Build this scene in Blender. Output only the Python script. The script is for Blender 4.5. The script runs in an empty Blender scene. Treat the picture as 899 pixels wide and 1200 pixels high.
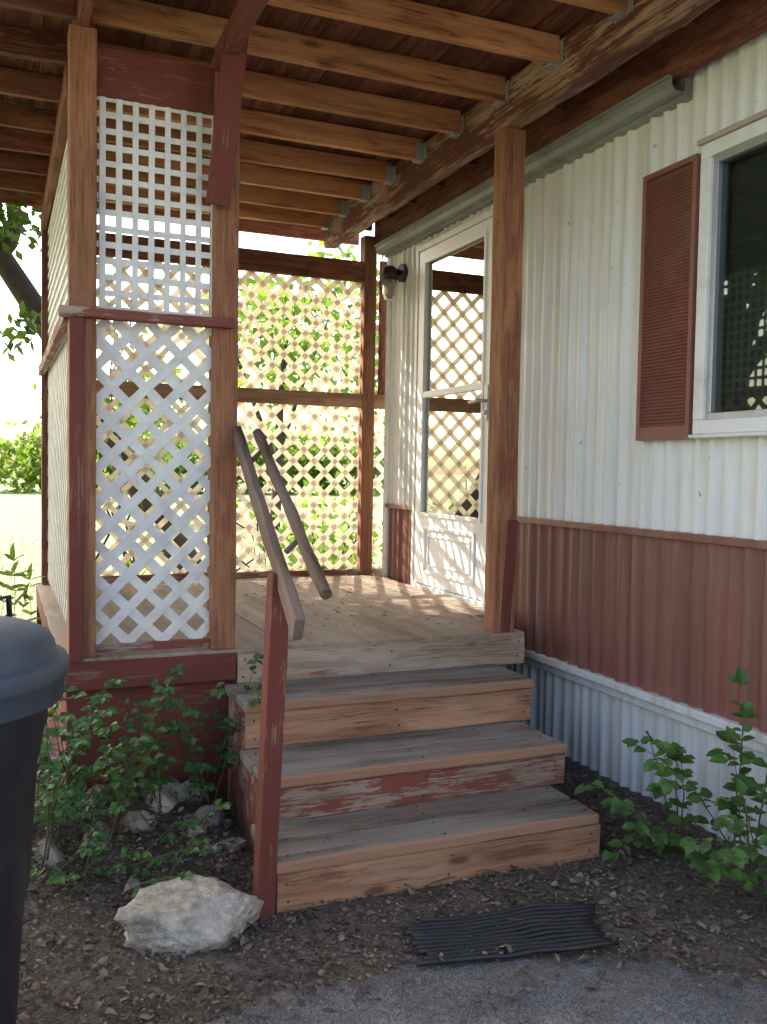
import bpy, bmesh, math, random
from mathutils import Vector, Matrix, noise
random.seed(7)
R=random.random
U=random.uniform
scene=bpy.context.scene
COL=scene.collection
G=.17   # yard level

# ---------------------------------------------------------------- mesh helpers
class MB:
    def __init__(s): s.v=[]; s.f=[]; s.m=[]; s.sm=[]
    def face(s,idx,m=0,sm=False): s.f.append(idx); s.m.append(m); s.sm.append(sm)
    def box(s,c,h,ax=None,m=0):
        c=Vector(c)
        if ax is None: ax=(Vector((1,0,0)),Vector((0,1,0)),Vector((0,0,1)))
        b=len(s.v)
        for i in (-1,1):
            for j in (-1,1):
                for k in (-1,1):
                    s.v.append(c+ax[0]*h[0]*i+ax[1]*h[1]*j+ax[2]*h[2]*k)
        for q in ((0,1,3,2),(4,6,7,5),(0,4,5,1),(2,3,7,6),(0,2,6,4),(1,5,7,3)):
            s.face([b+i for i in q],m)
    def bx(s,x0,x1,y0,y1,z0,z1,m=0):
        s.box(((x0+x1)/2,(y0+y1)/2,(z0+z1)/2),(abs(x1-x0)/2,abs(y1-y0)/2,abs(z1-z0)/2),None,m)
    def tube(s,pts,rad,n=7,m=0,cap=True):
        pts=[Vector(p) for p in pts]; rings=[]
        up=Vector((0.13,0.31,0.94)).normalized()
        for i,p in enumerate(pts):
            a=pts[max(i-1,0)]; b=pts[min(i+1,len(pts)-1)]
            d=(b-a).normalized()
            x=d.cross(up)
            if x.length<.05: x=d.cross(Vector((1,0,0)))
            x.normalize(); y=d.cross(x)
            r=rad[i] if isinstance(rad,(list,tuple)) else rad
            b0=len(s.v)
            for k in range(n):
                t=2*math.pi*k/n
                s.v.append(p+x*math.cos(t)*r+y*math.sin(t)*r)
            rings.append(b0)
        for i in range(len(rings)-1):
            for k in range(n):
                s.face([rings[i]+k,rings[i]+(k+1)%n,rings[i+1]+(k+1)%n,rings[i+1]+k],m,True)
        if cap:
            s.face([rings[0]+k for k in range(n)][::-1],m); s.face([rings[-1]+k for k in range(n)],m)
    def lathe(s,prof,c,n=48,m=0,closed=False):
        b=len(s.v)
        for r,z in prof:
            for k in range(n):
                t=2*math.pi*k/n
                s.v.append(Vector((c[0]+r*math.cos(t),c[1]+r*math.sin(t),c[2]+z)))
        for i in range(len(prof)-1):
            for k in range(n):
                s.face([b+i*n+k,b+i*n+(k+1)%n,b+(i+1)*n+(k+1)%n,b+(i+1)*n+k],m,True)
        s.face([b+k for k in range(n)][::-1],m); s.face([b+(len(prof)-1)*n+k for k in range(n)],m)
    def leaf(s,p,d,nrm,L,W,m=0,fold=.25):
        d=d.normalized(); x=d.cross(nrm)
        if x.length<1e-3: x=d.cross(Vector((.3,.9,.2)))
        x.normalize(); n=x.cross(d)
        b=len(s.v)
        s.v+= [p, p+d*L*.30+x*W*.5+n*W*fold, p+d*L*.68+x*W*.42+n*W*fold*.6, p+d*L-n*L*.12,
               p+d*L*.68-x*W*.42+n*W*fold*.6, p+d*L*.30-x*W*.5+n*W*fold, p+d*L*.5]
        s.face([b,b+1,b+2,b+6],m); s.face([b+2,b+3,b+6],m); s.face([b+3,b+4,b+6],m); s.face([b+4,b+5,b,b+6],m)
    def quadleaf(s,p,d,nrm,L,W,m=0):
        d=d.normalized(); x=d.cross(nrm)
        if x.length<1e-3: x=d.cross(Vector((.3,.9,.2)))
        x.normalize()
        b=len(s.v)
        s.v+=[p,p+d*L*.5+x*W*.5,p+d*L,p+d*L*.5-x*W*.5]
        s.face([b,b+1,b+2,b+3],m)

def rv():
    while True:
        v=Vector((U(-1,1),U(-1,1),U(-1,1)))
        if .01<v.length<1: return v.normalized()

def mk(name,mb,mats,parent=None,mw=None,bevel=0,label=None,cat=None,kind=None,group=None,smooth=False):
    me=bpy.data.meshes.new(name)
    me.from_pydata([tuple(v) for v in mb.v],[],mb.f)
    if not isinstance(mats,(list,tuple)): mats=[mats]
    for m in mats: me.materials.append(m)
    me.polygons.foreach_set('material_index',mb.m)
    me.polygons.foreach_set('use_smooth',[bool(x) or smooth for x in mb.sm])
    me.update()
    o=bpy.data.objects.new(name,me); COL.objects.link(o)
    if parent is not None:
        o.parent=parent
        o.matrix_parent_inverse=Matrix.Translation(-Vector(parent['base']))
    if mw is not None: o.matrix_basis=mw
    if bevel:
        b=o.modifiers.new('bevel','BEVEL'); b.width=bevel; b.segments=2; b.limit_method='ANGLE'
    if label: o['label']=label
    if cat: o['category']=cat
    if kind: o['kind']=kind
    if group: o['group']=group
    return o
def empty(name,loc,label,cat,group=None):
    o=bpy.data.objects.new(name,None); COL.objects.link(o); o.location=loc
    o['base']=tuple(loc)
    o['label']=label; o['category']=cat
    o.empty_display_size=.1
    if group: o['group']=group
    return o

def board(name,p0,p1,w,h,mat,parent=None,up=(0,0,1),bevel=.003,jit=.0012,**k):
    p0=Vector(p0);p1=Vector(p1); X=(p1-p0); L=X.length; X.normalize()
    upv=Vector(up); Y=upv.cross(X)
    Y.normalize(); Z=X.cross(Y)
    n=max(2,int(L/.12)); mb=MB()
    for i in range(n+1):
        x=-L/2+L*i/n
        for (a,b) in ((-1,-1),(1,-1),(1,1),(-1,1)):
            mb.v.append(Vector((x+(0 if 0<i<n else U(-jit,jit)*2),a*w/2+U(-jit,jit),b*h/2+U(-jit,jit))))
    for i in range(n):
        for q in range(4):
            a=i*4+q; b=i*4+(q+1)%4
            mb.face([a,b,b+4,a+4])
    mb.face([3,2,1,0]); e=n*4; mb.face([e,e+1,e+2,e+3])
    M=Matrix((X,Y,Z)).transposed().to_4x4(); M.translation=(p0+p1)/2
    return mk(name,mb,mat,parent,M,bevel,**k)

# ---------------------------------------------------------------- node helpers
class NT:
    def __init__(s,name):
        s.mat=bpy.data.materials.new(name); s.mat.use_nodes=True
        s.t=s.mat.node_tree; s.n=s.t.nodes; s.l=s.t.links; s.n.clear()
        s.out=s.n.new('ShaderNodeOutputMaterial')
    def new(s,t,**k):
        n=s.n.new('ShaderNode'+t)
        for a,b in k.items(): setattr(n,a,b)
        return n
    def set(s,sock,val):
        if isinstance(val,bpy.types.NodeSocket): s.l.new(val,sock)
        else:
            if isinstance(val,(tuple,list)) and len(val)==3 and sock.type=='RGBA': val=(*val,1)
            sock.default_value=val
    def coord(s,kind='Object'): return s.new('TexCoord').outputs[kind]
    def vmath(s,op,a,b):
        n=s.new('VectorMath',operation=op); s.set(n.inputs[0],a); s.set(n.inputs[1],b); return n.outputs[0]
    def math(s,op,a,b=0.0,clamp=False):
        n=s.new('Math',operation=op,use_clamp=clamp); s.set(n.inputs[0],a); s.set(n.inputs[1],b); return n.outputs[0]
    def noise(s,vec,scale=1,detail=6,rough=.6,dist=0):
        n=s.new('TexNoise'); s.l.new(vec,n.inputs['Vector']); n.inputs['Scale'].default_value=scale
        n.inputs['Detail'].default_value=min(detail,5); n.inputs['Roughness'].default_value=rough; n.inputs['Distortion'].default_value=dist
        return n.outputs['Fac']
    def voro(s,vec,scale=1,feature='F1'):
        n=s.new('TexVoronoi',feature=feature); s.l.new(vec,n.inputs['Vector']); n.inputs['Scale'].default_value=scale
        b=s.new('RGBToBW'); s.l.new(n.outputs['Color'],b.inputs[0])
        return n.outputs['Distance'],b.outputs[0]
    def ramp(s,fac,stops,interp='LINEAR'):
        n=s.new('ValToRGB'); n.color_ramp.interpolation=interp; e=n.color_ramp.elements
        while len(e)<len(stops): e.new(.5)
        for i,(p,c) in enumerate(stops):
            e[i].position=p
            if not isinstance(c,(tuple,list)): c=(c,c,c)
            e[i].color=(*c,1)
        s.set(n.inputs[0],fac); return n.outputs[0]
    def mix(s,fac,a,b,mode='MIX'):
        n=s.new('Mix',data_type='RGBA',blend_type=mode)
        s.set(n.inputs[0],fac); s.set(n.inputs[6],a); s.set(n.inputs[7],b); return n.outputs[2]
    def bump(s,h,strength=.4,dist=.01,prev=None):
        n=s.new('Bump'); n.inputs['Strength'].default_value=strength; n.inputs['Distance'].default_value=dist
        s.l.new(h,n.inputs['Height'])
        if prev is not None: s.l.new(prev,n.inputs['Normal'])
        return n.outputs[0]
    def bsdf(s,col,rough=.7,normal=None,spec=.3,metal=0,**k):
        n=s.new('BsdfPrincipled'); s.set(n.inputs['Base Color'],col); s.set(n.inputs['Roughness'],rough)
        n.inputs['Specular IOR Level'].default_value=spec; n.inputs['Metallic'].default_value=metal
        if normal is not None: s.l.new(normal,n.inputs['Normal'])
        for a,b in k.items(): s.set(n.inputs[a],b)
        return n.outputs[0]
    def done(s,sh): s.l.new(sh,s.out.inputs['Surface']); return s.mat

def wood(name,base,dark,paint=None,peel=.5,knots=True,paint2=None,rough=.75,grainamt=1.0,gray=None,grayamt=.4,edge=None,stain=.55,soft=.02,pscale=(3,12,12)):
    t=NT(name)
    oi=t.new('ObjectInfo').outputs['Random']
    off=t.math('MULTIPLY',oi,53.0)
    co=t.coord()
    v=t.vmath('ADD',co,off)
    big=t.noise(t.vmath('MULTIPLY',v,(1.3,4,4)),1,3,.6)
    vw=t.vmath('ADD',t.vmath('MULTIPLY',v,(1.0,24,24)),t.math('MULTIPLY',big,3.0))
    g1=t.noise(vw,1,4,.65)
    g2=t.noise(t.vmath('MULTIPLY',v,(5,170,170)),1,3,.65)
    col=t.ramp(t.math('ADD',t.math('MULTIPLY',g1,.65),t.math('MULTIPLY',g2,.35)),
        [(.38,dark),(.5,base),(.64,tuple(min(1,c*1.3) for c in base))])
    if gray:
        col=t.mix(t.math('MULTIPLY',t.ramp(big,[(.4,0),(.6,1)]),grayamt),col,gray)
    col=t.mix(stain,col,t.ramp(big,[(.32,(.35,.31,.29)),(.62,(1.15,1.1,1.05))]),'MULTIPLY')
    ck=t.ramp(g2,[(.30,(.25,.22,.2)),(.38,(1,1,1))]); col=t.mix(.8,col,ck,'MULTIPLY')
    if knots:
        d,_=t.voro(t.vmath('MULTIPLY',v,(2.4,7,7)),1)
        k=t.ramp(d,[(.05,1),(.13,0)])
        col=t.mix(t.math('MULTIPLY',k,.8),col,tuple(c*.35 for c in dark))
    tone=t.ramp(oi,[(0,.74),(1,1.15)])
    col=t.mix(1.0,col,tone,'MULTIPLY')
    h=t.math('ADD',t.math('MULTIPLY',g1,.4),t.math('MULTIPLY',g2,.6))
    nb=t.bump(h,.6*grainamt,.005)
    if edge:
        sp=t.new('SeparateXYZ'); t.l.new(t.coord('Generated'),sp.inputs[0])
        ed=t.math('ADD',t.ramp(sp.outputs[1],[(.80,0),(.99,1)]) ,t.math('MULTIPLY',t.math('SUBTRACT',g1,.5),1.6))
        col=t.mix(t.ramp(ed,[(.5,0),(.85,1)]),col,edge)
    if paint:
        pn=t.noise(t.vmath('MULTIPLY',v,pscale),1,5,.72)
        pm=t.math('ADD',pn,t.math('MULTIPLY',t.math('SUBTRACT',g2,.5),.4))
        mask=t.ramp(pm,[(peel-soft,1),(peel+soft,0)])
        pc=t.mix(big,tuple(c*.65 for c in paint),tuple(min(1,c*1.3) for c in (paint2 or paint)))
        col=t.mix(mask,col,pc)
    return t.done(t.bsdf(col,rough,nb,.25))

def pmat(name,col,rough=.5,metal=0,spec=.4,var=.15,scale=8,bump=0,dirt=None,**k):
    t=NT(name); v=t.coord()
    n=t.noise(v,scale,5,.6)
    c=t.mix(n,tuple(x*(1-var) for x in col),tuple(min(1,x*(1+var)) for x in col))
    if dirt:
        d=t.ramp(t.noise(v,scale*.6,5,.7),[(.5,0),(.68,1)])
        c=t.mix(t.math('MULTIPLY',d,.6),c,dirt)
    nb=t.bump(t.noise(v,scale*9,3,.6),bump,.003) if bump else None
    return t.done(t.bsdf(c,rough,nb,spec,metal,**k))

def leafmat(name,c1,c2,c3,trans=.35,rough=.45):
    t=NT(name)
    g=t.new('NewGeometry').outputs['Random Per Island']
    c=t.ramp(g,[(0,c1),(.5,c2),(1,c3)])
    n=t.noise(t.coord(),1.2,2)
    c=t.mix(.6,c,t.ramp(n,[(.35,(.55,.6,.6)),(.65,(1.2,1.15,1))]),'MULTIPLY')
    b=t.bsdf(c,rough,None,.35)
    tr=t.new('BsdfTranslucent'); t.set(tr.inputs[0],t.mix(1,c,(1.3,1.5,.6),'MULTIPLY'))
    m=t.new('MixShader'); m.inputs[0].default_value=trans
    t.l.new(b,m.inputs[1]); t.l.new(tr.outputs[0],m.inputs[2])
    return t.done(m.outputs[0])

# ---------------------------------------------------------------- materials
RED=(.165,.048,.036)
M_joist=wood('joist_wood',(.58,.275,.12),(.28,.11,.045),gray=(.33,.18,.11),grayamt=.4,stain=.7)
M_beam=wood('beam_wood',(.50,.30,.185),(.13,.055,.034),paint=(.12,.042,.029),peel=.50,gray=(.36,.29,.23),grayamt=.55,stain=.8,pscale=(1.8,9,9),soft=.04)
M_roof=wood('roof_boards_wood',(.20,.08,.042),(.08,.03,.018),paint=(.09,.032,.021),peel=.45,knots=False,stain=.9)
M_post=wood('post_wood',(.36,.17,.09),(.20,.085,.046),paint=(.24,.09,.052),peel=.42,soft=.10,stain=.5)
M_rail2=wood('pale_rail_wood',(.46,.26,.15),(.28,.14,.08),paint=(.28,.12,.075),peel=.36,soft=.08)  # paler brown wood for the middle rail of the back lattice
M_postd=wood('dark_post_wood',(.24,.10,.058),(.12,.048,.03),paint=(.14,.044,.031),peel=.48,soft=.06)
M_red=wood('red_painted_board',(.26,.14,.095),(.12,.06,.043),paint=RED,peel=.62,knots=False,soft=.03)
M_redworn=wood('worn_red_board',(.38,.27,.20),(.20,.13,.09),paint=(.22,.07,.05),peel=.53,gray=(.40,.35,.31),grayamt=.5)
M_riserorange=wood('orange_riser_wood',(.43,.22,.125),(.23,.105,.06),paint=(.24,.09,.06),peel=.37,gray=(.34,.25,.18),grayamt=.4,soft=.05)
M_fascia=wood('bleached_fascia_wood',(.54,.39,.27),(.28,.17,.11),paint=(.26,.11,.08),peel=.37,gray=(.47,.42,.36),grayamt=.5,soft=.04)
M_tread=wood('weathered_tread',(.265,.225,.19),(.11,.088,.072),gray=(.31,.285,.255),grayamt=.7,knots=False,paint=(.27,.155,.11),peel=.40,soft=.05)
M_treadf=wood('weathered_tread_edge',(.265,.225,.19),(.11,.088,.072),gray=(.31,.285,.255),grayamt=.7,knots=False,edge=(.36,.20,.125))
M_rail=wood('weathered_rail',(.225,.145,.105),(.09,.054,.04),gray=(.23,.185,.155),grayamt=.6,knots=False)
M_deck=wood('deck_plywood',(.46,.36,.26),(.30,.21,.145),paint=(.33,.225,.16),peel=.44,knots=False,grainamt=.6,gray=(.42,.37,.31),grayamt=.6,soft=.05)

def siding(name,col,dirtcol,dirt=.5):
    t=NT(name); v=t.coord()
    st=t.noise(t.vmath('MULTIPLY',v,(9,14,.6)),1,5,.65)
    big=t.noise(v,2.2,3,.6)
    sp=t.noise(v,26,5,.7)
    c=t.mix(t.math('MULTIPLY',t.ramp(st,[(.46,0),(.72,1)]),dirt),col,dirtcol)
    c=t.mix(.5,c,t.ramp(big,[(.3,(.82,.81,.79)),(.7,(1.07,1.07,1.07))]),'MULTIPLY')
    c=t.mix(t.ramp(sp,[(.66,0),(.71,1)]),c,tuple(x*.55 for x in dirtcol))
    nb=t.bump(big,.35,.02)
    return t.done(t.bsdf(c,.36,nb,.4))
M_white=siding('white_metal_siding',(.80,.80,.785),(.52,.47,.40),.45)
M_redsid=siding('red_metal_siding',(.205,.080,.062),(.31,.18,.145),.6)
M_skirt=siding('skirting_metal',(.62,.655,.68),(.37,.34,.30),.7)
M_whitep=pmat('white_trim_paint',(.78,.78,.77),.4,var=.05,dirt=(.52,.48,.42),scale=7)
M_door=pmat('door_white_paint',(.86,.86,.85),.35,var=.03,dirt=(.70,.67,.61),scale=4)
M_shut=pmat('shutter_plastic',(.235,.095,.070),.5,var=.25,scale=6,dirt=(.30,.155,.12))
M_alu=pmat('aluminium',(.45,.46,.47),.4,metal=.6,var=.15)
M_galv=pmat('galvanised_steel',(.45,.47,.48),.45,metal=.6,var=.3,scale=22)
M_gutter=pmat('gutter_metal',(.25,.265,.245),.45,var=.35,scale=6,dirt=(.13,.10,.08))
M_roofm=pmat('roof_metal',(.5,.5,.5),.5,var=.1)
M_rust=pmat('rusty_flashing',(.42,.36,.29),.7,var=.3,scale=12,dirt=(.16,.08,.045))
M_black=pmat('black_rubber',(.018,.019,.023),.5,var=.4,scale=30,dirt=(.05,.043,.037))
M_dark=pmat('dark_interior',(.03,.032,.034),.8)
M_blind=pmat('blind_slats',(.30,.31,.30),.6)
M_bin=pmat('bin_plastic',(.018,.021,.027),.45,var=.3,scale=14,dirt=(.05,.05,.05))
M_lid=pmat('bin_lid_plastic',(.052,.068,.092),.5,var=.25,scale=9,dirt=(.10,.11,.12))

def glassmat(name,fac,k):
    t=NT(name)
    d=t.new('BsdfTransparent'); d.inputs[0].default_value=(.55,.60,.58,1)
    g=t.new('BsdfGlossy'); g.inputs['Roughness'].default_value=.015; g.inputs['Color'].default_value=(.97,.98,.95,1)
    lw=t.new('Fresnel'); lw.inputs[0].default_value=1.5
    f=t.math('ADD',t.math('MULTIPLY',lw.outputs[0],k),fac,True)
    m=t.new('MixShader'); t.l.new(f,m.inputs[0]); t.l.new(d.outputs[0],m.inputs[1]); t.l.new(g.outputs[0],m.inputs[2])
    return t.done(m.outputs[0])
M_glass=glassmat('window_glass',.0,.22)
M_doorglass=glassmat('door_glass',.45,1.2)

def latmat(name,col,tr,tc):
    t=NT(name); v=t.coord()
    n=t.noise(v,9,5,.7)
    c=t.mix(t.ramp(n,[(.45,0),(.75,1)]),col,tuple(x*.72 for x in col))
    b=t.bsdf(c,.5,None,.3)
    x=t.new('BsdfTranslucent'); t.set(x.inputs[0],tc)
    m=t.new('MixShader'); m.inputs[0].default_value=tr
    t.l.new(b,m.inputs[1]); t.l.new(x.outputs[0],m.inputs[2]); return t.done(m.outputs[0])
M_lat=latmat('white_lattice',(.87,.865,.84),.10,(.85,.82,.72))
M_lats=latmat('side_lattice',(.87,.865,.84),.22,(.88,.85,.76))
M_latb=latmat('backlit_lattice',(.88,.86,.81),.45,(.92,.84,.68))  # white lattice; warm backlight is put into its cream tint

t=NT('dirt_ground'); v=t.coord()
a=t.noise(v,3,5,.65); b=t.noise(v,45,5,.7); vd,vc=t.voro(v,90)
c=t.ramp(a,[(.3,(.064,.054,.047)),(.5,(.108,.092,.08)),(.7,(.165,.143,.125))])
c=t.mix(.6,c,t.ramp(b,[(.35,(.45,.43,.41)),(.65,(1.5,1.45,1.4))]),'MULTIPLY')
c=t.mix(.35,c,t.mix(1,vc,(.22,.185,.16),'MULTIPLY'))
sx=t.new('SeparateXYZ'); t.l.new(v,sx.inputs[0])
far=t.math('MAXIMUM',t.ramp(t.math('MULTIPLY',sx.outputs[1],.1),[(.56,0),(.62,1)]),t.ramp(t.math('MULTIPLY',sx.outputs[0],-.1),[(.06,0),(.12,1)]))
yard=t.ramp(t.noise(v,1.1,5,.7),[(.35,(.25,.27,.14)),(.5,(.31,.32,.19)),(.65,(.20,.25,.10))])
c=t.mix(far,c,yard)
M_ground=t.done(t.bsdf(c,.9,t.bump(t.math('ADD',b,t.math('MULTIPLY',vd,.6)),.8,.012),.15))
t=NT('asphalt'); v=t.coord()
vd,vc=t.voro(v,190); sp=t.noise(v,130,3,.7); bg=t.noise(v,3,5,.7)
c=t.mix(1,(.20,.203,.212),t.ramp(vc,[(.2,.45),(.8,1.0)]),'MULTIPLY')
c=t.mix(.7,c,t.ramp(bg,[(.3,(.6,.6,.62)),(.7,(1.3,1.28,1.25))]),'MULTIPLY')
c=t.mix(t.ramp(t.noise(v,9,5,.75),[(.54,0),(.64,.8)]),c,(.14,.115,.097))
M_asph=t.done(t.bsdf(c,.85,t.bump(t.math('ADD',vd,sp),.8,.006),.25))
t=NT('rock'); v=t.coord()
a=t.noise(v,5,5,.7); b=t.noise(v,34,5,.7)
c=t.ramp(a,[(.3,(.27,.23,.18)),(.48,(.50,.455,.39)),(.7,(.64,.60,.54))])
c=t.mix(.6,c,t.ramp(b,[(.3,(.4,.37,.33)),(.6,(1.15,1.15,1.15))]),'MULTIPLY')
M_rock=t.done(t.bsdf(c,.9,t.bump(t.math('ADD',a,b),.9,.025),.15))
t=NT('grey_rock'); v=t.coord()
a=t.noise(v,9,5,.7)
c=t.ramp(a,[(.3,(.11,.096,.083)),(.5,(.23,.205,.178)),(.7,(.38,.345,.305))])
M_rockg=t.done(t.bsdf(c,.9,t.bump(a,.9,.03),.15))

M_leafd=leafmat('shrub_leaves',(.032,.088,.03),(.06,.14,.042),(.10,.20,.06),.3)
M_leafl=leafmat('light_shrub_leaves',(.05,.12,.035),(.09,.19,.05),(.14,.26,.075),.35)
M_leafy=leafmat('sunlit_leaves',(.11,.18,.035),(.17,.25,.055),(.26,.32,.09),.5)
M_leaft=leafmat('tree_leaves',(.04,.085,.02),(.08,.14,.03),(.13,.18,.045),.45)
M_litter=leafmat('dead_leaves',(.05,.039,.032),(.125,.099,.079),(.26,.21,.165),.05,.85)
M_stem=pmat('stem_bark',(.09,.07,.045),.8,var=.3,scale=30)
M_bark=pmat('tree_bark',(.06,.045,.036),.9,var=.5,scale=14,bump=.8)
M_grass=leafmat('grass_blades',(.12,.17,.05),(.20,.23,.09),(.27,.28,.14),.4)

# ---------------------------------------------------------------- ground
def gh(x,y):
    h=G
    m=math.exp(-((x-.35)/.60)**2)*max(0,min(1,(y-2.6)/.7))
    if x>.66: m*= max(0,min(1,(.80-x)/.12))
    if y>3.6: m*=max(0,1-(y-3.6)/.8)
    h+=.11*m
    if -1.5<x<2.6 and .6<y<3.6: h+=.012*noise.noise(Vector((x*3,y*3,0)))+.006*noise.noise(Vector((x*11,y*11,3)))
    return h
def axis(lo,hi,a,b,st):
    out=[]; x=a
    while x<=b+1e-6: out.append(x); x+=st
    s=st; x=a
    while x>lo: s*=1.5; x-=s; out.insert(0,max(x,lo))
    s=st; x=out[-1]
    while x<hi: s*=1.5; x+=s; out.append(min(x,hi))
    return out
xs=axis(-220,220,-1.2,2.5,.04); ys=axis(-60,400,.9,3.7,.04)
mb=MB()
for y in ys:
    for x in xs: mb.v.append(Vector((x,y,gh(x,y))))
nx=len(xs)
for j in range(len(ys)-1):
    for i in range(nx-1):
        mb.face([j*nx+i,j*nx+i+1,(j+1)*nx+i+1,(j+1)*nx+i],0,True)
mk('ground',mb,M_ground,kind='structure',label='bare dirt yard with leaf litter and dry grass')

S=.883
edge=[(-.9,2.2),(-.4,2.2),(0,2.24),(.35,2.30),(.6,2.35),(1.0,2.40),(1.3,2.38),(1.6,2.29),(1.84,2.14),(2.02,1.93),(2.2,1.6),(2.4,1.1),(2.5,0),(2.55,-3)]
edge=[(a*S,b*S) for a,b in edge]
pts=[]
for i in range(len(edge)-1):
    a=Vector((*edge[i],0)); b=Vector((*edge[i+1],0)); n=max(2,int((b-a).length/.018))
    if (b-a).length>2: n=10
    for k in range(n):
        p=a.lerp(b,k/n); d=noise.noise(p*4)*.06+noise.noise(p*17)*.035+noise.noise(p*50)*.018
        pts.append(Vector((p.x+d*.4,p.y+d,0)))
mb=MB()
cols=[]
for i,p in enumerate(pts):
    q=Vector((-2.5+ (p.x+.9)*1.45,-3.2,0))
    row=[]
    for k in range(13):
        s=(k/12)**1.6
        r=p.lerp(q,s)
        z=gh(r.x,r.y)+.014 if k>0 else gh(r.x,r.y)-.003
        row.append(len(mb.v)); mb.v.append(Vector((r.x,r.y,z)))
    cols.append(row)
for i in range(len(cols)-1):
    for k in range(12): mb.face([cols[i][k],cols[i+1][k],cols[i+1][k+1],cols[i][k+1]][::-1],0,True)
mk('driveway',mb,M_asph,kind='structure',label='old grey asphalt driveway with ragged edge')

# ---------------------------------------------------------------- mobile home
WX=2.33; WE=5.46
home=empty('mobile_home',(WX,3.2,G),'white and rust red mobile home with ribbed metal siding','mobile home')
def corr(name,y0,y1,z0,z1,mat,pitch,depth,x,holes=(),prof=None):
    prof=prof or [(0,0),(.10,.25),(.18,.75),(.26,.98),(.36,1),(.46,.98),(.54,.75),(.62,.25),(.72,0),(.86,-.08)]
    ysl=[]
    k=math.floor(y0/pitch)
    rn=random.Random(3)
    while k*pitch<y1:
        amp=rn.uniform(.65,1.1); sh=rn.uniform(-.05,.05)
        if k%4==0: amp*=.45
        for a,d in prof:
            yy=(k+a+(sh if 0<a<.8 else 0))*pitch
            if y0<yy<y1: ysl.append((yy,d*amp))
        k+=1
    ysl=[(y0,0)]+ysl+[(y1,0)]
    for h in holes:
        for e in (h[0],h[1]):
            if y0<e<y1: ysl.append((e,0))
    ysl.sort()
    zs=set([z0,z1])
    for h in holes: zs.add(h[2]); zs.add(h[3])
    zz=z0
    while zz<z1: zs.add(zz); zz+=.15
    zs=sorted(z for z in zs if z0<=z<=z1)
    mb=MB(); n=len(zs)
    for (yy,d) in ysl:
        for z in zs:
            w=.004*noise.noise(Vector((yy*6,z*3,1)))
            mb.v.append(Vector((x-d*depth+w,yy,z)))
    for i in range(len(ysl)-1):
        for j in range(n-1):
            ym=(ysl[i][0]+ysl[i+1][0])/2; zm=(zs[j]+zs[j+1])/2
            if any(h[0]<ym<h[1] and h[2]<zm<h[3] for h in holes): continue
            mb.face([i*n+j,i*n+j+1,(i+1)*n+j+1,(i+1)*n+j],0,True)
    return mk(name,mb,mat,home)
WIN=(1.45,2.585,1.62,2.60); DOOR=(4.06,5.03,.5,2.80)
corr('upper_wall',-3,WE,1.225,3.12,M_white,.074,.022,WX+.014,(WIN,DOOR))
corr('lower_wall',-3,WE,.60,1.235,M_redsid,.086,.020,WX+.016,(DOOR,))
corr('skirting',-3,WE,.02,.60,M_skirt,.070,.018,WX+.045,())
mb=MB(); mb.bx(WX-.020,WX+.03,-3,4.06,1.214,1.242); mb.bx(WX-.020,WX+.03,5.03,WE,1.214,1.242)
mk('belt_trim',mb,M_redsid,home,bevel=.002)
mb=MB(); mb.bx(WX-.018,WX+.05,-3,WE,.575,.607); mb.bx(WX+.008,WX+.05,-3,WE,.535,.577)
mk('skirting_trim',mb,M_skirt,home,bevel=.003)
mb=MB(); mb.bx(WX-.016,WX+.06,WE-.02,WE+.04,.1,3.12); mk('corner_trim',mb,M_whitep,home,bevel=.003)
mb=MB(); mb.bx(WX+.02,WX+3.4,WE-.07,WE+.02,.1,3.12); mb.bx(WX+3.3,WX+3.4,-3,WE-.07,.1,3.12)
mb.bx(WX+.1,WX+3.3,-3,WE-.1,.4,.5); mk('end_wall',mb,M_white,home)
mb=MB()
mb.v+=[Vector(p) for p in ((WX-.02,-3,3.12),(WX+1.7,-3,3.42),(WX+3.45,-3,3.12),(WX-.02,5.6,3.12),(WX+1.7,5.6,3.42),(WX+3.45,5.6,3.12))]
for q in ((0,1,4,3),(1,2,5,4),(0,3,5,2),(0,2,1),(3,4,5)): mb.face(list(q))
mk('roof',mb,M_roofm,home)
board('eave_board',(WX-.055,-2,2.985),(WX-.055,5.58,2.985),.04,.185,M_postd,home)
mb=MB(); y0,y1=2.70,5.5
prof=[(-.003,0),(-.050,0),(-.066,.02),(-.066,.046),(-.080,.046),(-.080,.054),(-.061,.054),(-.061,.024),(-.047,.006),(-.003,.006)]
for yy in (y0,y1):
    for (a,b) in prof: mb.v.append(Vector((WX-.030+a,yy,2.838+b)))
n=len(prof)
for i in range(n): mb.face([i,(i+1)%n,n+(i+1)%n,n+i])
mb.face(list(range(n))[::-1]); mb.face(list(range(n,2*n)))
mb.bx(WX-.032,WX+.01,y0,y1,2.826,2.89)
mk('gutter',mb,M_gutter,home)

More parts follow.
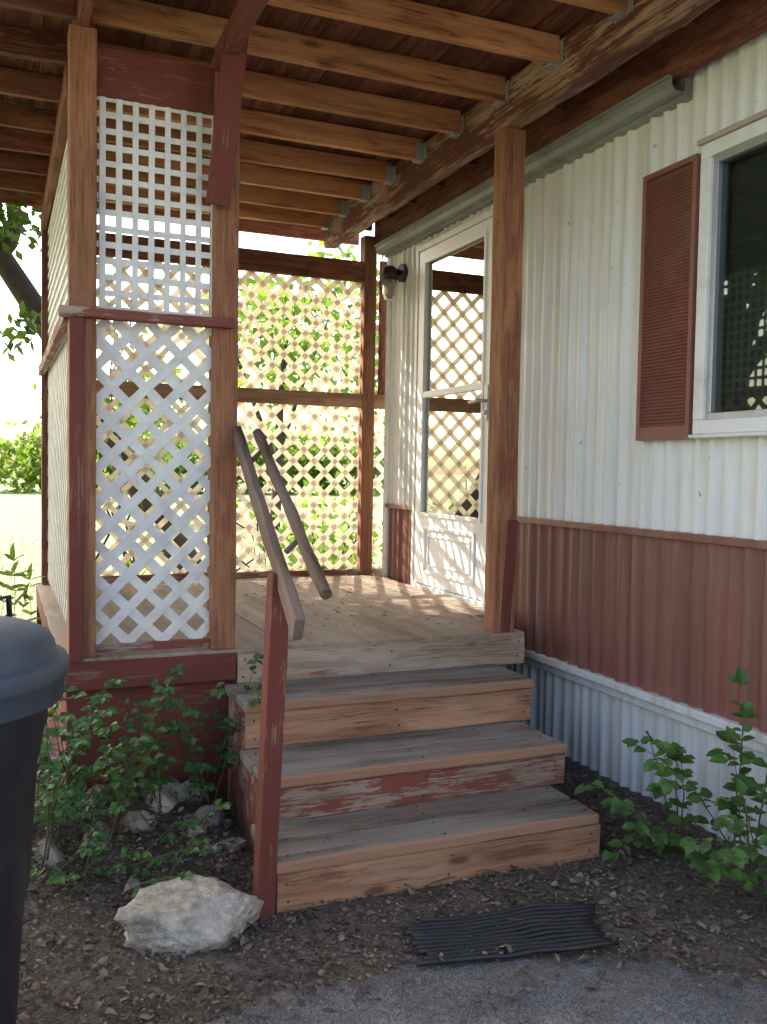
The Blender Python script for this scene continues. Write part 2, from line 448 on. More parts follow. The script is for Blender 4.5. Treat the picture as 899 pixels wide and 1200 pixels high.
wy0,wy1,wz0,wz1=WIN
def frame(mb,y0,y1,z0,z1,w,x0,x1):
    mb.bx(x0,x1,y0,y1,z0,z0+w); mb.bx(x0,x1,y0,y1,z1-w,z1)
    mb.bx(x0,x1,y0,y0+w,z0+w,z1-w); mb.bx(x0,x1,y1-w,y1,z0+w,z1-w)
def mks(name,mb,mats,par,bevel=0):
    o=mk(name,mb,mats,None,None,bevel); o.parent=par; return o
mb=MB(); frame(mb,wy0-.02,wy1+.02,wz0-.02,wz1+.02,.05,WX-.035,WX+.03)
win=mk('window',mb,M_whitep,home,bevel=.004)
mb=MB(); frame(mb,wy0+.03,wy1-.03,wz0+.03,wz1-.03,.024,WX-.02,WX+.035)
mb.bx(WX-.012,WX+.035,(wy0+wy1)/2-.015,(wy0+wy1)/2+.015,wz0+.054,wz1-.054)
mks('sash',mb,M_alu,win,.002)
mb=MB(); mb.bx(WX-.002,WX+.002,wy0+.05,wy1-.05,wz0+.05,wz1-.05); mks('window_glass',mb,M_glass,win)
mb=MB()
z=wz0+.02
while z<wz1-.02:
    mb.box((WX+.05,(wy0+wy1)/2,z),(.013,.55,.0008),(Vector((.45,0,-.893)),Vector((0,1,0)),Vector((.893,0,.45)))); z+=.024
mb.bx(WX+.14,WX+.15,wy0-.02,wy1+.02,wz0-.02,wz1+.02,1)
mks('blind',mb,[M_blind,M_dark],win)
mb=MB(); mb.bx(WX-.048,WX-.002,wy0-.03,wy1+.025,wz0-.034,wz0-.021); mks('window_sill',mb,M_whitep,win,.003)
mb=MB(); mb.bx(WX-.045,WX-.002,wy0-.03,wy1+.03,wz1+.021,wz1+.040); mks('window_flashing',mb,M_rust,win,.003)

mb=MB(); sy0,sy1,sz0,sz1=2.622,2.918,1.585,2.60; x0=WX-.036; x1=WX-.009
frame(mb,sy0,sy1,sz0,sz1,.020,x0,x1)
mb.bx(x0+.002,x1,sy0+.02,sy1-.02,sz0+.02,sz0+.05)
z=sz0+.058
while z<sz1-.03:
    mb.box((x0+.011,(sy0+sy1)/2,z),(.0085,(sy1-sy0)/2-.019,.0022),(Vector((.62,0,.785)),Vector((0,1,0)),Vector((-.785,0,.62))))
    z+=.0128
mb.bx(x1-.008,x1-.004,sy0+.015,sy1-.015,sz0+.015,sz1-.015)
mk('shutter',mb,M_shut,home,label='rust red louvred window shutter')

DZ=.775
mb=MB()
mb.bx(WX-.024,WX+.06,4.055,4.09,DZ-.02,2.79); mb.bx(WX-.024,WX+.06,5.0,5.035,DZ-.02,2.79); mb.bx(WX-.024,WX+.06,4.09,5.0,2.755,2.79)
mb.bx(WX-.03,WX+.06,4.09,5.0,DZ-.02,DZ+.005)
dfr=mk('door',mb,M_whitep,home,bevel=.003)
mb=MB(); y0,y1=4.095,4.995; z0,z1=DZ+.01,2.75; xa,xb=WX-.018,WX+.02
mb.bx(xa,xb,y0,y0+.085,z0,z1); mb.bx(xa,xb,y1-.085,y1,z0,z1)
mb.bx(xa,xb,y0+.085,y1-.085,z1-.07,z1); mb.bx(xa,xb,y0+.085,y1-.085,z0,1.20)
mb.bx(xa-.006,xb,y0+.085,y1-.085,1.885,1.920)
frame(mb,y0+.075,y1-.075,1.19,z1-.06,.020,xa-.009,xa+.002)
frame(mb,y0+.14,y1-.14,z0+.07,1.13,.018,xa-.010,xa+.002)
frame(mb,y0+.19,y1-.19,z0+.12,1.08,.010,xa-.006,xa+.002)
mks('door_leaf',mb,M_door,dfr,.002)
mb=MB(); mb.bx(WX-.004,WX,y0+.085,y1-.085,1.2,1.885); mb.bx(WX-.001,WX+.003,y0+.085,y1-.085,1.92,z1-.07); mks('door_glass',mb,M_doorglass,dfr)
mb=MB(); mb.bx(WX+.10,WX+.11,4.0,5.1,.6,2.85); mks('inner_door',mb,pmat('inner_door_paint',(.08,.085,.075),.6),dfr)
mb=MB(); hy=y0+.045; mb.bx(xa-.008,xa,hy-.018,hy+.018,1.72,1.90)
mb.tube([(xa-.006,hy,1.82),(xa-.045,hy,1.82),(xa-.05,hy+.02,1.82),(xa-.05,hy+.10,1.815)],.009,8); mb.tube([(xa-.005,hy,1.76),(xa-.02,hy,1.76)],.012,10)
mks('door_handle',mb,M_galv,dfr)

lampo=empty('wall_lamp',(WX-.01,5.25,2.62),'small jelly jar porch lamp with dark metal cap on the wall','lamp')
mb=MB(); mb.tube([(WX-.002,5.25,2.68),(WX-.03,5.25,2.68)],.055,20); mb.tube([(WX-.03,5.25,2.68),(WX-.07,5.25,2.69),(WX-.10,5.25,2.68)],.016,10)
mb.lathe([(.02,.05),(.04,.035),(.052,.0),(.05,-.03)],(WX-.10,5.25,2.665),24); mk('lamp_cap',mb,pmat('dark_bronze',(.05,.035,.025),.5,metal=.4),lampo)
mb=MB(); mb.lathe([(.042,0),(.046,-.03),(.044,-.09),(.03,-.125),(.008,-.13)],(WX-.10,5.25,2.632),24)
mk('lamp_glass',mb,pmat('jar_glass',(.36,.34,.30),.15,spec=.6,**{'Transmission Weight':.5}),lampo)

# ---------------------------------------------------------------- porch
porch=empty('porch',(1.2,4.5,G),'covered wooden porch with white lattice panels and worn red paint','porch')
DT=.765
for (a,b,c,d) in ((.20,1.03,3.385,5.66),(1.036,2.10,3.385,5.66),(2.106,2.29,3.85,5.66),(2.296,2.50,5.50,5.66)):
    board('deck_floor',((a+b)/2,c,DT-.011),((a+b)/2,d,DT-.011),b-a,.022,M_deck,porch,jit=.0008)
for y in (3.75,4.3,4.85,5.4): board('floor_joist',(.24,y,DT-.10),(2.05,y,DT-.10),.04,.14,M_postd,porch)
board('deck_fascia',(.835,3.40,.692),(2.10,3.40,.688),.040,.122,M_fascia,porch)
board('deck_fascia',(.20,3.40,.70),(.83,3.40,.70),.040,.105,M_red,porch)
board('rim_board',(.215,3.42,.70),(.215,5.66,.70),.03,.11,M_red,porch)
board('rim_board',(2.085,3.44,.68),(2.085,5.6,.68),.03,.14,M_postd,porch)
board('rim_board',(.2,5.67,.70),(2.5,5.67,.70),.03,.12,M_red,porch)
board('base_panel',(.22,3.425,.42),(.84,3.425,.42),.016,.50,M_red,porch)
board('base_panel',(.235,3.44,.37),(.235,5.6,.37),.016,.60,M_red,porch)
board('base_panel',(.2,5.665,.37),(2.3,5.665,.37),.016,.56,M_red,porch)
def post(x,y,z0,z1,w,mat,d=None): return board('post',(x,y,z0),(x,y,z1),d or w,w,mat,porch,up=(1,0,0),bevel=.004)
post(.272,3.43,DT,2.97,.092,M_post)
post(.780,3.43,DT,2.97,.092,M_post)
post(2.005,3.44,DT,2.90,.098,M_post)
post(2.225,5.60,DT,2.97,.085,M_post)
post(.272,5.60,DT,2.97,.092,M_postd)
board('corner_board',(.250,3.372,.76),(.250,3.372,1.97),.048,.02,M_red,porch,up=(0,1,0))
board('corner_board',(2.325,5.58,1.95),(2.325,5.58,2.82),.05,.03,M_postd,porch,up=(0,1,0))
board('post_base_patch',(2.004,3.385,.77),(2.03,3.385,1.25),.045,.012,M_red,porch,up=(0,1,0))
board('main_beam',(1.997,1.9,2.995),(1.997,5.72,2.995),.080,.19,M_beam,porch,bevel=.005,jit=.003)
board('side_beam',(.272,1.9,3.035),(.272,5.72,3.035),.04,.14,M_postd,porch)
board('side_beam',(.748,1.9,2.935),(.748,3.37,2.935),.045,.088,M_red,porch)
board('brace',(.738,3.36,2.41),(.765,3.20,2.98),.022,.085,M_red,porch,up=(1,0,0))
board('header_board',(.318,3.43,2.84),(.734,3.43,2.84),.03,.17,M_red,porch)
jy=[2.2,2.61,3.02,3.42,3.82,4.21,4.59,4.95,5.29,5.62]
JZ=3.050
for i,y in enumerate(jy):
    dz=U(-.008,.008)
    board('joist',(.30,y,JZ+dz),(1.95,y+U(-.012,.012),JZ),.034,.102,M_joist,porch)
    board('joist',(-.55,y+.0,JZ),(.248,y,JZ+dz),.034,.102,M_postd if i%2 else M_roof,porch)
    mb=MB(); xx=1.954; zb=JZ-.051
    mb.bx(xx-.045,xx-.001,y-.0245,y-.0225,zb-.004,zb+.08); mb.bx(xx-.045,xx-.001,y+.0225,y+.0245,zb-.004,zb+.08); mb.bx(xx-.045,xx-.001,y-.0245,y+.0245,zb-.006,zb-.003)
    mb.bx(xx-.003,xx-.001,y-.05,y-.0245,zb,zb+.08); mb.bx(xx-.003,xx-.001,y+.0245,y+.05,zb,zb+.08)
    mk('joist_hanger',mb,M_galv,porch)
    board('joist',(2.040,y,3.06),(2.252,y,3.06),.034,.08,M_roof,porch)
board('roof_edge_board',(-.57,1.9,3.06),(-.57,6.0,3.06),.03,.16,M_postd,porch)
board('roof_edge_board',(-.55,5.98,3.07),(2.3,5.98,3.07),.03,.12,M_postd,porch)
x=-.60
while x<2.28:
    w=U(.17,.21)
    if x+w>2.30: w=2.30-x
    board('roof_plank',(x+w/2,1.88,3.114+U(0,.003)),(x+w/2,6.02,3.114+U(0,.003)),w-.003,.018,M_roof,porch,jit=.0008)
    x+=w
mb=MB(); mb.bx(-.64,2.30,1.85,6.06,3.132,3.16); mk('roof_sheet',mb,M_roofm,porch)

def lattice(name,o,ux,uz,W,H,kind,pitch,sw,mat,th=.005):
    mb=MB(); o=Vector(o); ux=Vector(ux); uz=Vector(uz); nn=ux.cross(uz)
    def strip(a,b,side):
        A=o+ux*a[0]+uz*a[1]; B=o+ux*b[0]+uz*b[1]; d=B-A; L=d.length
        if L<.02: return
        d.normalize(); w=sw*U(.95,1.05); mb.box((A+B)/2+nn*side*th*.52,(L/2,w/2,th/2),(d,d.cross(nn),nn))
    if kind=='square':
        x=pitch*.5
        while x<W: strip((x,0),(x,H),1); x+=pitch
        z=pitch*.4
        while z<H: strip((0,z),(W,z),-1); z+=pitch
    else:
        for sgn in (1,-1):
            c=-H-W
            while c<H+W:
                p=[]
                for x in (0,W):
                    z=sgn*x+c
                    if 0<=z<=H: p.append((x,z))
                for z in (0,H):
                    x=(z-c)*sgn
                    if 0<x<W: p.append((x,z))
                if len(p)>=2:
                    p.sort(); strip(p[0],p[-1],sgn)
                c+=pitch
    return mk(name,mb,mat,porch)
X_=(1,0,0);Z_=(0,0,1);Y_=(0,1,0)
lattice('lattice_panel',(.312,3.43,.80),X_,Z_,.43,1.175,'diag',.124,.035,M_lat)
lattice('lattice_panel',(.312,3.43,1.99),X_,Z_,.43,.79,'square',.057,.021,M_lat)
lattice('lattice_panel',(.262,3.47,.80),Y_,Z_,2.09,1.175,'diag',.124,.033,M_lats)
lattice('lattice_panel',(.262,3.47,1.99),Y_,Z_,2.09,.79,'square',.062,.020,M_lats)
lattice('lattice_panel',(.312,5.61,.79),X_,Z_,2.18,1.08,'diag',.142,.033,M_latb)
lattice('lattice_panel',(.312,5.61,1.94),X_,Z_,2.18,.78,'diag',.142,.033,M_latb)
board('lattice_rail',(.19,3.375,1.985),(.80,3.375,1.985),.05,.034,M_redworn,porch)
board('lattice_rail',(.318,3.43,.79),(.734,3.43,.79),.035,.03,M_redworn,porch)
board('lattice_rail',(.225,3.40,1.985),(.225,5.6,1.985),.034,.05,M_redworn,porch)
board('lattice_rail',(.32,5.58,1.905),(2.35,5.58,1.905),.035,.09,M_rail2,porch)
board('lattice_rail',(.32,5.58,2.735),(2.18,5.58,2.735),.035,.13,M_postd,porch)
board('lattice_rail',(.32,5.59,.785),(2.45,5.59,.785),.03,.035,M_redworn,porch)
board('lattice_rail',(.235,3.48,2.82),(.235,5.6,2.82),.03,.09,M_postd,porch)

# ---------------------------------------------------------------- steps
steps=empty('porch_steps',(1.35,3.0,G),'weathered wooden porch steps with worn red and bare risers','steps')
def tread(xa,xb,y0,y1,z):
    n=2; w=(y1-y0)/n
    for i in range(n):
        board('tread',(xb-U(0,.008),y0+w*(i+.5),z-.018),(xa+U(0,.008),y0+w*(i+.5)+.0,z-.018+U(-.001,.001)),w-.006,.036,M_treadf if i==0 else M_tread,steps,bevel=.006,jit=.002)
tread(.728,1.850,2.473,2.79,.322); tread(.765,1.905,2.752,3.09,.471); tread(.785,1.955,3.06,3.376,.636)
board('riser',(.735,2.500,.228),(1.855,2.500,.224),.034,.115,M_riserorange,steps)
board('riser',(.775,2.782,.379),(1.900,2.782,.379),.032,.112,M_redworn,steps)
board('riser',(.792,3.092,.536),(1.950,3.092,.536),.032,.126,M_riserorange,steps)
for (off,mt) in ((0,M_redworn),(1,M_redworn)):
    pr=[(2.518,.10),(2.518,.284),(2.80,.284),(2.80,.433),(3.11,.433),(3.11,.598),(3.376,.598),(3.376,.10)]
    mb=MB(); n=len(pr)
    for sx_ in (0,.036):
        for a,b in pr:
            xl=.800+(a-3.376)*.05; xr=1.90+(a-3.376)*.10
            mb.v.append(Vector(((xr-sx_) if off else (xl+sx_),a,b)))
    for i in range(n): mb.face([i,(i+1)%n,n+(i+1)%n,n+i])
    mb.face(list(range(n))[::-1]); mb.face(list(range(n,2*n)))
    mk('stringer',mb,mt,steps)
mb=MB()
for (z,yf,xa,xb) in ((.322,2.473,.74,1.84),(.471,2.752,.78,1.89),(.636,3.06,.80,1.94)):
    for x in (xa+.03,(xa+xb)/2,xb-.03):
        for yy in (.04,.12,.20,.27):
            c=Vector((x+U(-.01,.01),yf+yy+U(-.01,.01),z+.0008)); mb.tube([c-Vector((0,0,.003)),c+Vector((0,0,.0006))],.0042,8)
for (z,yf,xa,xb) in ((.228,2.483,.74,1.84),(.379,2.766,.78,1.89),(.536,3.076,.80,1.94),(.69,3.379,.84,2.09)):
    for x in (xa+.025,(xa+xb)/2,xb-.025):
        for zz in (-.03,.03):
            c=Vector((x+U(-.01,.01),yf,z+zz+U(-.005,.005))); mb.tube([c+Vector((0,.003,0)),c-Vector((0,.0016,0))],.004,8)
mk('nail_heads',mb,pmat('rusty_nail',(.05,.03,.022),.7),steps,kind='stuff')

# ---------------------------------------------------------------- handrail
hr=empty('handrail',(.73,2.53,G),'leaning wooden stair handrail with a round grab bar','handrail')
board('newel_post',(.698,2.505,.10),(.735,2.50,1.155),.055,.060,M_red,hr,up=(0,1,0),bevel=.004)
board('rail',(.823,3.375,1.578),(.712,2.236,1.037),.028,.072,M_rail,hr,bevel=.005,jit=.0022)
P0=Vector((.865,3.24,1.58)); P1=Vector((.79,2.25,1.12)); mb=MB()
mb.tube([P0.lerp(P1,i/14)+Vector((0,0,.004*math.sin(i))) for i in range(15)],[.018+.0015*math.sin(i*1.7) for i in range(15)],9)
X=(P1-P0).normalized(); Yv=Vector((0,0,1)).cross(X).normalized(); Zv=X.cross(Yv)
Mx=Matrix((X,Yv,Zv)).transposed().to_4x4(); Mx.translation=(P0+P1)/2; inv=Mx.inverted()
mb.v=[inv@v for v in mb.v]; mk('grab_bar',mb,M_rail,hr,Mx)
for tt in (.12,.70):
    a=P0.lerp(P1,tt); board('bracket',a+Vector((.0,0,-.005)),a+Vector((-.045,0,-.05)),.012,.016,M_rail,hr)

# ---------------------------------------------------------------- trash can
C=(-.155,2.075,G)
tc=empty('trash_can',C,'dark blue grey round plastic trash can with a domed lid','trash can')
sc=lambda pr:[(r*S,z*S) for r,z in pr]
mb=MB(); mb.lathe(sc([(.195,.0),(.205,.01),(.213,.10),(.232,.40),(.236,.42),(.243,.44),(.262,.74),(.268,.76),(.272,.80),(.285,.84),(.285,.93),(.27,.94)]),C,64)
mk('bin_body',mb,M_bin,tc)
mb=MB(); mb.lathe(sc([(.300,.895),(.318,.895),(.322,.90),(.323,.945),(.330,.950),(.333,.958),(.333,.985),(.328,.994),(.312,.996),(.306,1.0),(.300,1.028),(.290,1.046),(.26,1.060),(.18,1.078),(.09,1.088),(.0005,1.09)]),C,72)
lz=G+1.085*S
mb.tube([(C[0]-.06,C[1],lz-.005),(C[0]-.05,C[1],lz+.025),(C[0]+.05,C[1],lz+.025),(C[0]+.06,C[1],lz-.005)],.011,8)
mk('bin_lid',mb,M_lid,tc)
mb=MB(); hx=C[0]+.16; hy_=C[1]+.20; hz=G+1.03*S
mb.tube([(hx-.03,hy_-.02,hz-.02),(hx-.03,hy_-.02,hz+.06),(hx+.015,hy_,hz+.065),(hx+.02,hy_+.01,hz-.03)],.007,8)
mk('bin_handle',mb,M_black,tc)

# ---------------------------------------------------------------- door mat
mb=MB(); cx,cy=1.465*S,2.40*S; d=Vector((.985,-.165,0)).normalized(); e=Vector((.165,.985,0)).normalized()
for i in range(12):
    o=(i-5.5)*.0205; L=.275+U(-.035,.015); sh=U(-.012,.012)+o*.15
    pts_=[]
    for k in range(15):
        s=-1+2*k/14; p=Vector((cx,cy,0))+d*(s*L+sh)+e*(o+.003*math.sin(s*3)+.001*math.sin(k+i)); p.z=gh(p.x,p.y)+.023+.004*math.sin(k*.6+i*.25)
        pts_.append(p)
    mb.tube(pts_,.0072,6)
for s in (-.8,-.4,0,.4,.8):
    a=Vector((cx,cy,G+.016))+d*s*.25-e*.11; b=Vector((cx,cy,G+.016))+d*s*.25+e*.11; mb.tube([a,a.lerp(b,.5),b],.0035,5)
mk('door_mat',mb,M_black,label='black ribbed rubber mat half buried in the dirt before the steps',cat='door mat')

# ---------------------------------------------------------------- rocks
def rock(name,c,s,mat,seed,label,rot=0,group=None,sub=4,lo=.62,hi=.92,npl=13,top=None):
    rnd=random.Random(seed)
    bm=bmesh.new(); bmesh.ops.create_icosphere(bm,subdivisions=sub,radius=1)
    pl=[]
    for i in range(npl):
        v=Vector((rnd.uniform(-1,1),rnd.uniform(-1,1),rnd.uniform(-.7,1))).normalized(); pl.append((v,rnd.uniform(lo,hi)))
    if top: pl.append((Vector((-.12,-.05,1)).normalized(),top))
    off=Vector((seed*3.1,seed*1.7,0))
    mb=MB(); Rm=Matrix.Rotation(rot,3,'Z')
    for v in bm.verts:
        n=v.co.normalized(); r=1
        for p,dd in pl:
            k=n.dot(p)
            if k>0: r=min(r,dd/k)
        q=n*r; q+=n*(.08*noise.noise(n*2.2+off)+.05*noise.noise(n*6+off)+.035*noise.noise(n*15+off)+.015*noise.noise(n*34+off))
        mb.v.append(Rm@Vector((q.x*s[0],q.y*s[1],q.z*s[2])))
    for f in bm.faces: mb.face([v.index for v in f.verts],0,True)
    bm.free()
    o=mk(name,mb,mat,label=label,cat='rock',group=group); o.location=c; return o
rock('boulder',(.495,2.46,G+.05),(.235,.14,.125),M_rock,5,'pale limestone boulder lying on the leaf litter',rot=-.1,sub=5,top=.55,lo=.58,hi=.88)
rk=[(.60,3.02,.040,0),(.63,2.90,.030,0),(.37,2.76,.045,1),(.52,3.22,.075,0),(.68,3.10,.06,1),(.66,3.28,.07,1),(.42,3.10,.06,1),
    (.28,3.05,.06,1),(.69,2.92,.04,1),(.33,3.30,.06,1),(.15,3.0,.055,1),(.58,3.32,.07,1),(.46,3.12,.045,0)]
for i,(x,y,s,g) in enumerate(rk):
    rock('rock',(x,y,gh(x,y)+s*.02),(s*U(1.1,1.6),s*U(.8,1.1),s*U(.7,1.0)),M_rockg if g else M_rock,11+i,
         'grey fieldstone half buried against the porch base' if g else 'small pale stone among the weeds',rot=U(0,3),group='stones heaped by the porch base',sub=4,lo=.42,hi=.8,npl=9)

# ---------------------------------------------------------------- litter
mb=MB()
def inbox(x,y):
    if x>.74 and x<1.88+(y-2.5)*.10 and y>2.49: return True
    if y>3.4 and x>.2: return True
    return x>2.33
def elim(x):
    for i in range(len(edge)-1):
        a=edge[i];b=edge[i+1]
        if a[0]<=x<=b[0]: return a[1]+(b[1]-a[1])*(x-a[0])/(b[0]-a[0])
    return 0
cnt=0
while cnt<16500:
    x=U(-.6,2.34); y=U(1.35,3.42)
    if inbox(x,y): continue
    lim=elim(x); oa=y<lim-.02
    if oa and R()>(.30 if y>lim-.12 else .07): continue
    onm=abs(x-cx)<.27 and abs(y-cy)<.13
    if onm and R()<.55: continue
    cnt+=1
    p=Vector((x,y,gh(x,y)+U(.002,.014)+(.012 if oa else 0)+(.008 if onm else 0)))
    d=Vector((U(-1,1),U(-1,1),U(-.25,.35))); n=Vector((U(-.6,.6),U(-.6,.6),1))
    L=U(.006,.019) if R()<.90 else U(.019,.038)
    mb.leaf(p,d,n,L,L*U(.3,.8),0,U(-.4,.5))
for i in range(500):  # debris caught around the stones
    x=U(.1,.74); y=U(2.75,3.38); p=Vector((x,y,gh(x,y)+U(.01,.035))); L=U(.012,.03)
    mb.leaf(p,Vector((U(-1,1),U(-1,1),U(-.3,.3))),Vector((U(-.5,.5),U(-.5,.5),1)),L,L*.6,0,.2)
for i in range(160):
    x=U(.85,2.2); y=U(3.45,5.5); p=Vector((x,y,DT+.003)); L=U(.01,.03)
    mb.leaf(p,Vector((U(-1,1),U(-1,1),.05)),Vector((U(-.2,.2),U(-.2,.2),1)),L,L*.5,0,.2)
for i in range(70):
    k=random.choice(((2.5,2.75,.322),(2.78,3.06,.471),(3.1,3.35,.636))); x=U(.8,1.85); p=Vector((x,U(k[0],k[1]),k[2]+.003)); L=U(.008,.018)
    mb.leaf(p,Vector((U(-1,1),U(-1,1),.05)),Vector((U(-.2,.2),U(-.2,.2),1)),L,L*.5,0,.2)
mk('leaf_litter',mb,M_litter,kind='stuff',label='dry brown leaf litter scattered over the dirt')
mb=MB()
for i in range(420):
    x=U(-.4,2.3); y=U(1.5,3.35)
    if inbox(x,y): continue
    p=Vector((x,y,gh(x,y)+.016)); a=U(0,6.28); L=U(.02,.12)
    q=p+Vector((math.cos(a)*L,math.sin(a)*L,U(-.004,.012))); mid=p.lerp(q,.5)+Vector((U(-.01,.01),U(-.01,.01),.006))
    mb.tube([p,mid,q],U(.0008,.0022),5)
mk('twigs',mb,M_stem,kind='stuff',label='thin dry twigs on the ground')

# ---------------------------------------------------------------- plants
def stem(mb,base,dirv,L,r,leafL,leafW,step,droop=.5,compound=0,cprob=.5):
    p=Vector(base); d=Vector(dirv).normalized(); pts=[p.copy()]; n=max(5,int(L/.035)); ds=L/n
    for i in range(n):
        d=(d+Vector((U(-.12,.12),U(-.12,.12),U(-.1,.08)-droop*.09*(i/n)*2))).normalized(); p=p+d*ds; pts.append(p.copy())
    mb.tube(pts,[r*(1-.75*i/n) for i in range(n+1)],5,1)
    acc=0
    for i in range(1,n+1):
        acc+=ds
        if i/n<.25: continue
        if acc>=step or i==n:
            acc=0; dd=(pts[i]-pts[i-1]).normalized(); side=dd.cross(Vector((0,0,1))).normalized()
            for sg in (1,-1):
                ld=(side*sg*U(.7,1.1)+dd*U(.3,.8)+Vector((0,0,U(-.5,.15))))
                if compound and R()<cprob:
                    l2=U(.6,1)*compound; q=pts[i].copy(); ldn=ld.normalized(); pp=[q.copy()]
                    for k in range(2):
                        ldn=(ldn+Vector((0,0,-.12))).normalized(); q=q+ldn*l2/2; pp.append(q.copy())
                        s2=ldn.cross(Vector((0,0,1))).normalized()
                        for sg2 in (1,-1):
                            mb.leaf(q,s2*sg2+ldn*.5+Vector((0,0,U(-.5,.1))),Vector((U(-.5,.3),U(-.8,.1),1)),leafL*U(.7,1.1),leafW*U(.8,1.1),0,.15)
                    mb.leaf(q,ldn+Vector((0,0,-.2)),Vector((-.3,-.5,1)),leafL,leafW,0,.15); mb.tube(pp,.0011,4,1)
                else:
                    mb.leaf(pts[i],ld,Vector((U(-.7,.4),U(-.9,.2),1)),leafL*U(.6,1.15),leafW*U(.7,1.15),0,U(.05,.2))
    mb.leaf(pts[-1],d,Vector((-.3,-.4,1)),leafL,leafW)
def shrub(name,bases,label,leafL,leafW,compound=0,mat=None,cat='shrub',step=.04,cprob=.5,droop=.4):
    mb=MB()
    for (b,dv,L) in bases:
        stem(mb,b,dv,L,.0038,leafL,leafW,step,droop,compound,cprob)
    c=Vector(bases[0][0]); mb.v=[v-c for v in mb.v]
    o=mk(name,mb,[mat or M_leafd,M_stem],label=label,cat=cat); o.location=c; return o
B=[]
for dv,L in (((-.35,-.1,.9),.42),((-.6,.1,.6),.40),((-.2,-.1,1),.45),((-.05,.1,1),.40),((-.9,-.1,.3),.34),((-.6,-.3,.6),.36)):
    B.append(((2.16+U(-.03,.03),2.46+U(-.05,.05),G),dv,L))
shrub('shrub',B,'leafy green sapling growing against the metal skirting',.052,.037,.08,M_leafl,cprob=.15,step=.055)
B=[]
for dv,L in (((-.1,.05,1),.62),((-.02,-.1,1),.66),((-.3,.1,1),.52),((-.15,-.3,.9),.5),((-.6,-.3,.5),.36),((-.25,.3,1),.45)):
    B.append(((2.17+U(-.03,.03),2.16+U(-.05,.05),G),dv,L))
shrub('shrub',B,'taller green sapling with oval leaves climbing beside the trailer skirting',.058,.041,.085,M_leafl,cprob=.15,droop=.2,step=.055)
B=[]
for dv,L in (((-.3,0,.8),.30),((-.5,-.2,.6),.32),((-.1,-.3,1),.38),((.0,.2,1),.34)):
    B.append(((2.10+U(-.03,.03),1.96+U(-.05,.05),G),dv,L))
shrub('shrub',B,'small green sapling at the foot of the skirting',.050,.036,.08,M_leafl,cprob=.15,step=.05)
B=[]
for i in range(14):
    x=U(.36,.74); B.append(((x,3.24+U(-.12,.10),gh(x,3.2)),(U(-.4,.3),U(-.4,.0),U(.8,1.4)),U(.28,.56)))
shrub('shrub',B,'leafy green weedy shrub sprouting among the stones by the porch',.035,.025,.055,droop=.3,step=.042)
B=[]
for i in range(24):
    x=U(-.04,.36); B.append(((x,3.08+U(-.2,.22),gh(x,3.1)),(U(-.4,.4),U(-.5,.2),U(.7,1.3)),U(.25,.60)))
shrub('shrub',B,'dark green weeds beside the trash can and porch corner',.036,.026,.058,droop=.3)
B=[]
for i in range(9):
    x=U(.10,.46); B.append(((x,2.80+U(-.12,.12),gh(x,2.8)),(U(-.8,.8),U(-.8,.1),U(.35,.8)),U(.12,.30)))
shrub('shrub',B,'low green weeds creeping over the dirt by the boulder',.030,.021,.05)
B=[]
for i in range(7):
    B.append(((U(.02,.17),U(4.3,5.2),G),(U(-.15,.15),U(-.2,.2),1.3),U(.6,.9)))
shrub('shrub',B,'tall sunlit weeds beside the porch',.09,.028,0,M_leafy)

def cloud(mb,c,rad,nclump,nleaf,ls,spread=.28):
    c=Vector(c)
    for k in range(nclump):
        v=rv()*(R()**.45); p=c+Vector((v.x*rad[0],v.y*rad[1],v.z*rad[2]))
        sp=spread*U(.6,1.3)
        for j in range(nleaf):
            q=p+Vector((random.gauss(0,sp),random.gauss(0,sp),random.gauss(0,sp*.7)))
            d=rv(); d.z-=.3; mb.quadleaf(q,d,rv()+Vector((0,0,.8)),ls*U(.6,1.3),ls*U(.4,.8))
def vine(name,c,rad,n,nl,ls,label,mat):
    mb=MB(); cloud(mb,c,rad,n,nl,ls,.12)
    s=MB()
    for i in range(5):
        x=c[0]+U(-1,1)*rad[0]; y=c[1]+U(-1,1)*rad[1]; p=[]
        for k in range(9): p.append((x+.12*noise.noise(Vector((x,k*.5,i)))*3,y+.05*math.sin(k+i),G+k/8*(c[2]+rad[2]-G)))
        s.tube(p,[.010-.0008*k for k in range(9)],6)
    e=empty(name,(c[0],c[1],G),label,'vine')
    mk('foliage',mb,mat,e); mk('vine_stem',s,M_bark,e)
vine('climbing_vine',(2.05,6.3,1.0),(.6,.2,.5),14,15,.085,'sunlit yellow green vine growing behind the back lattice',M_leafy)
vine('climbing_vine',(.72,6.0,1.6),(.3,.15,1.0),20,16,.08,'leafy vine tangled beside the porch corner post',M_leafy)

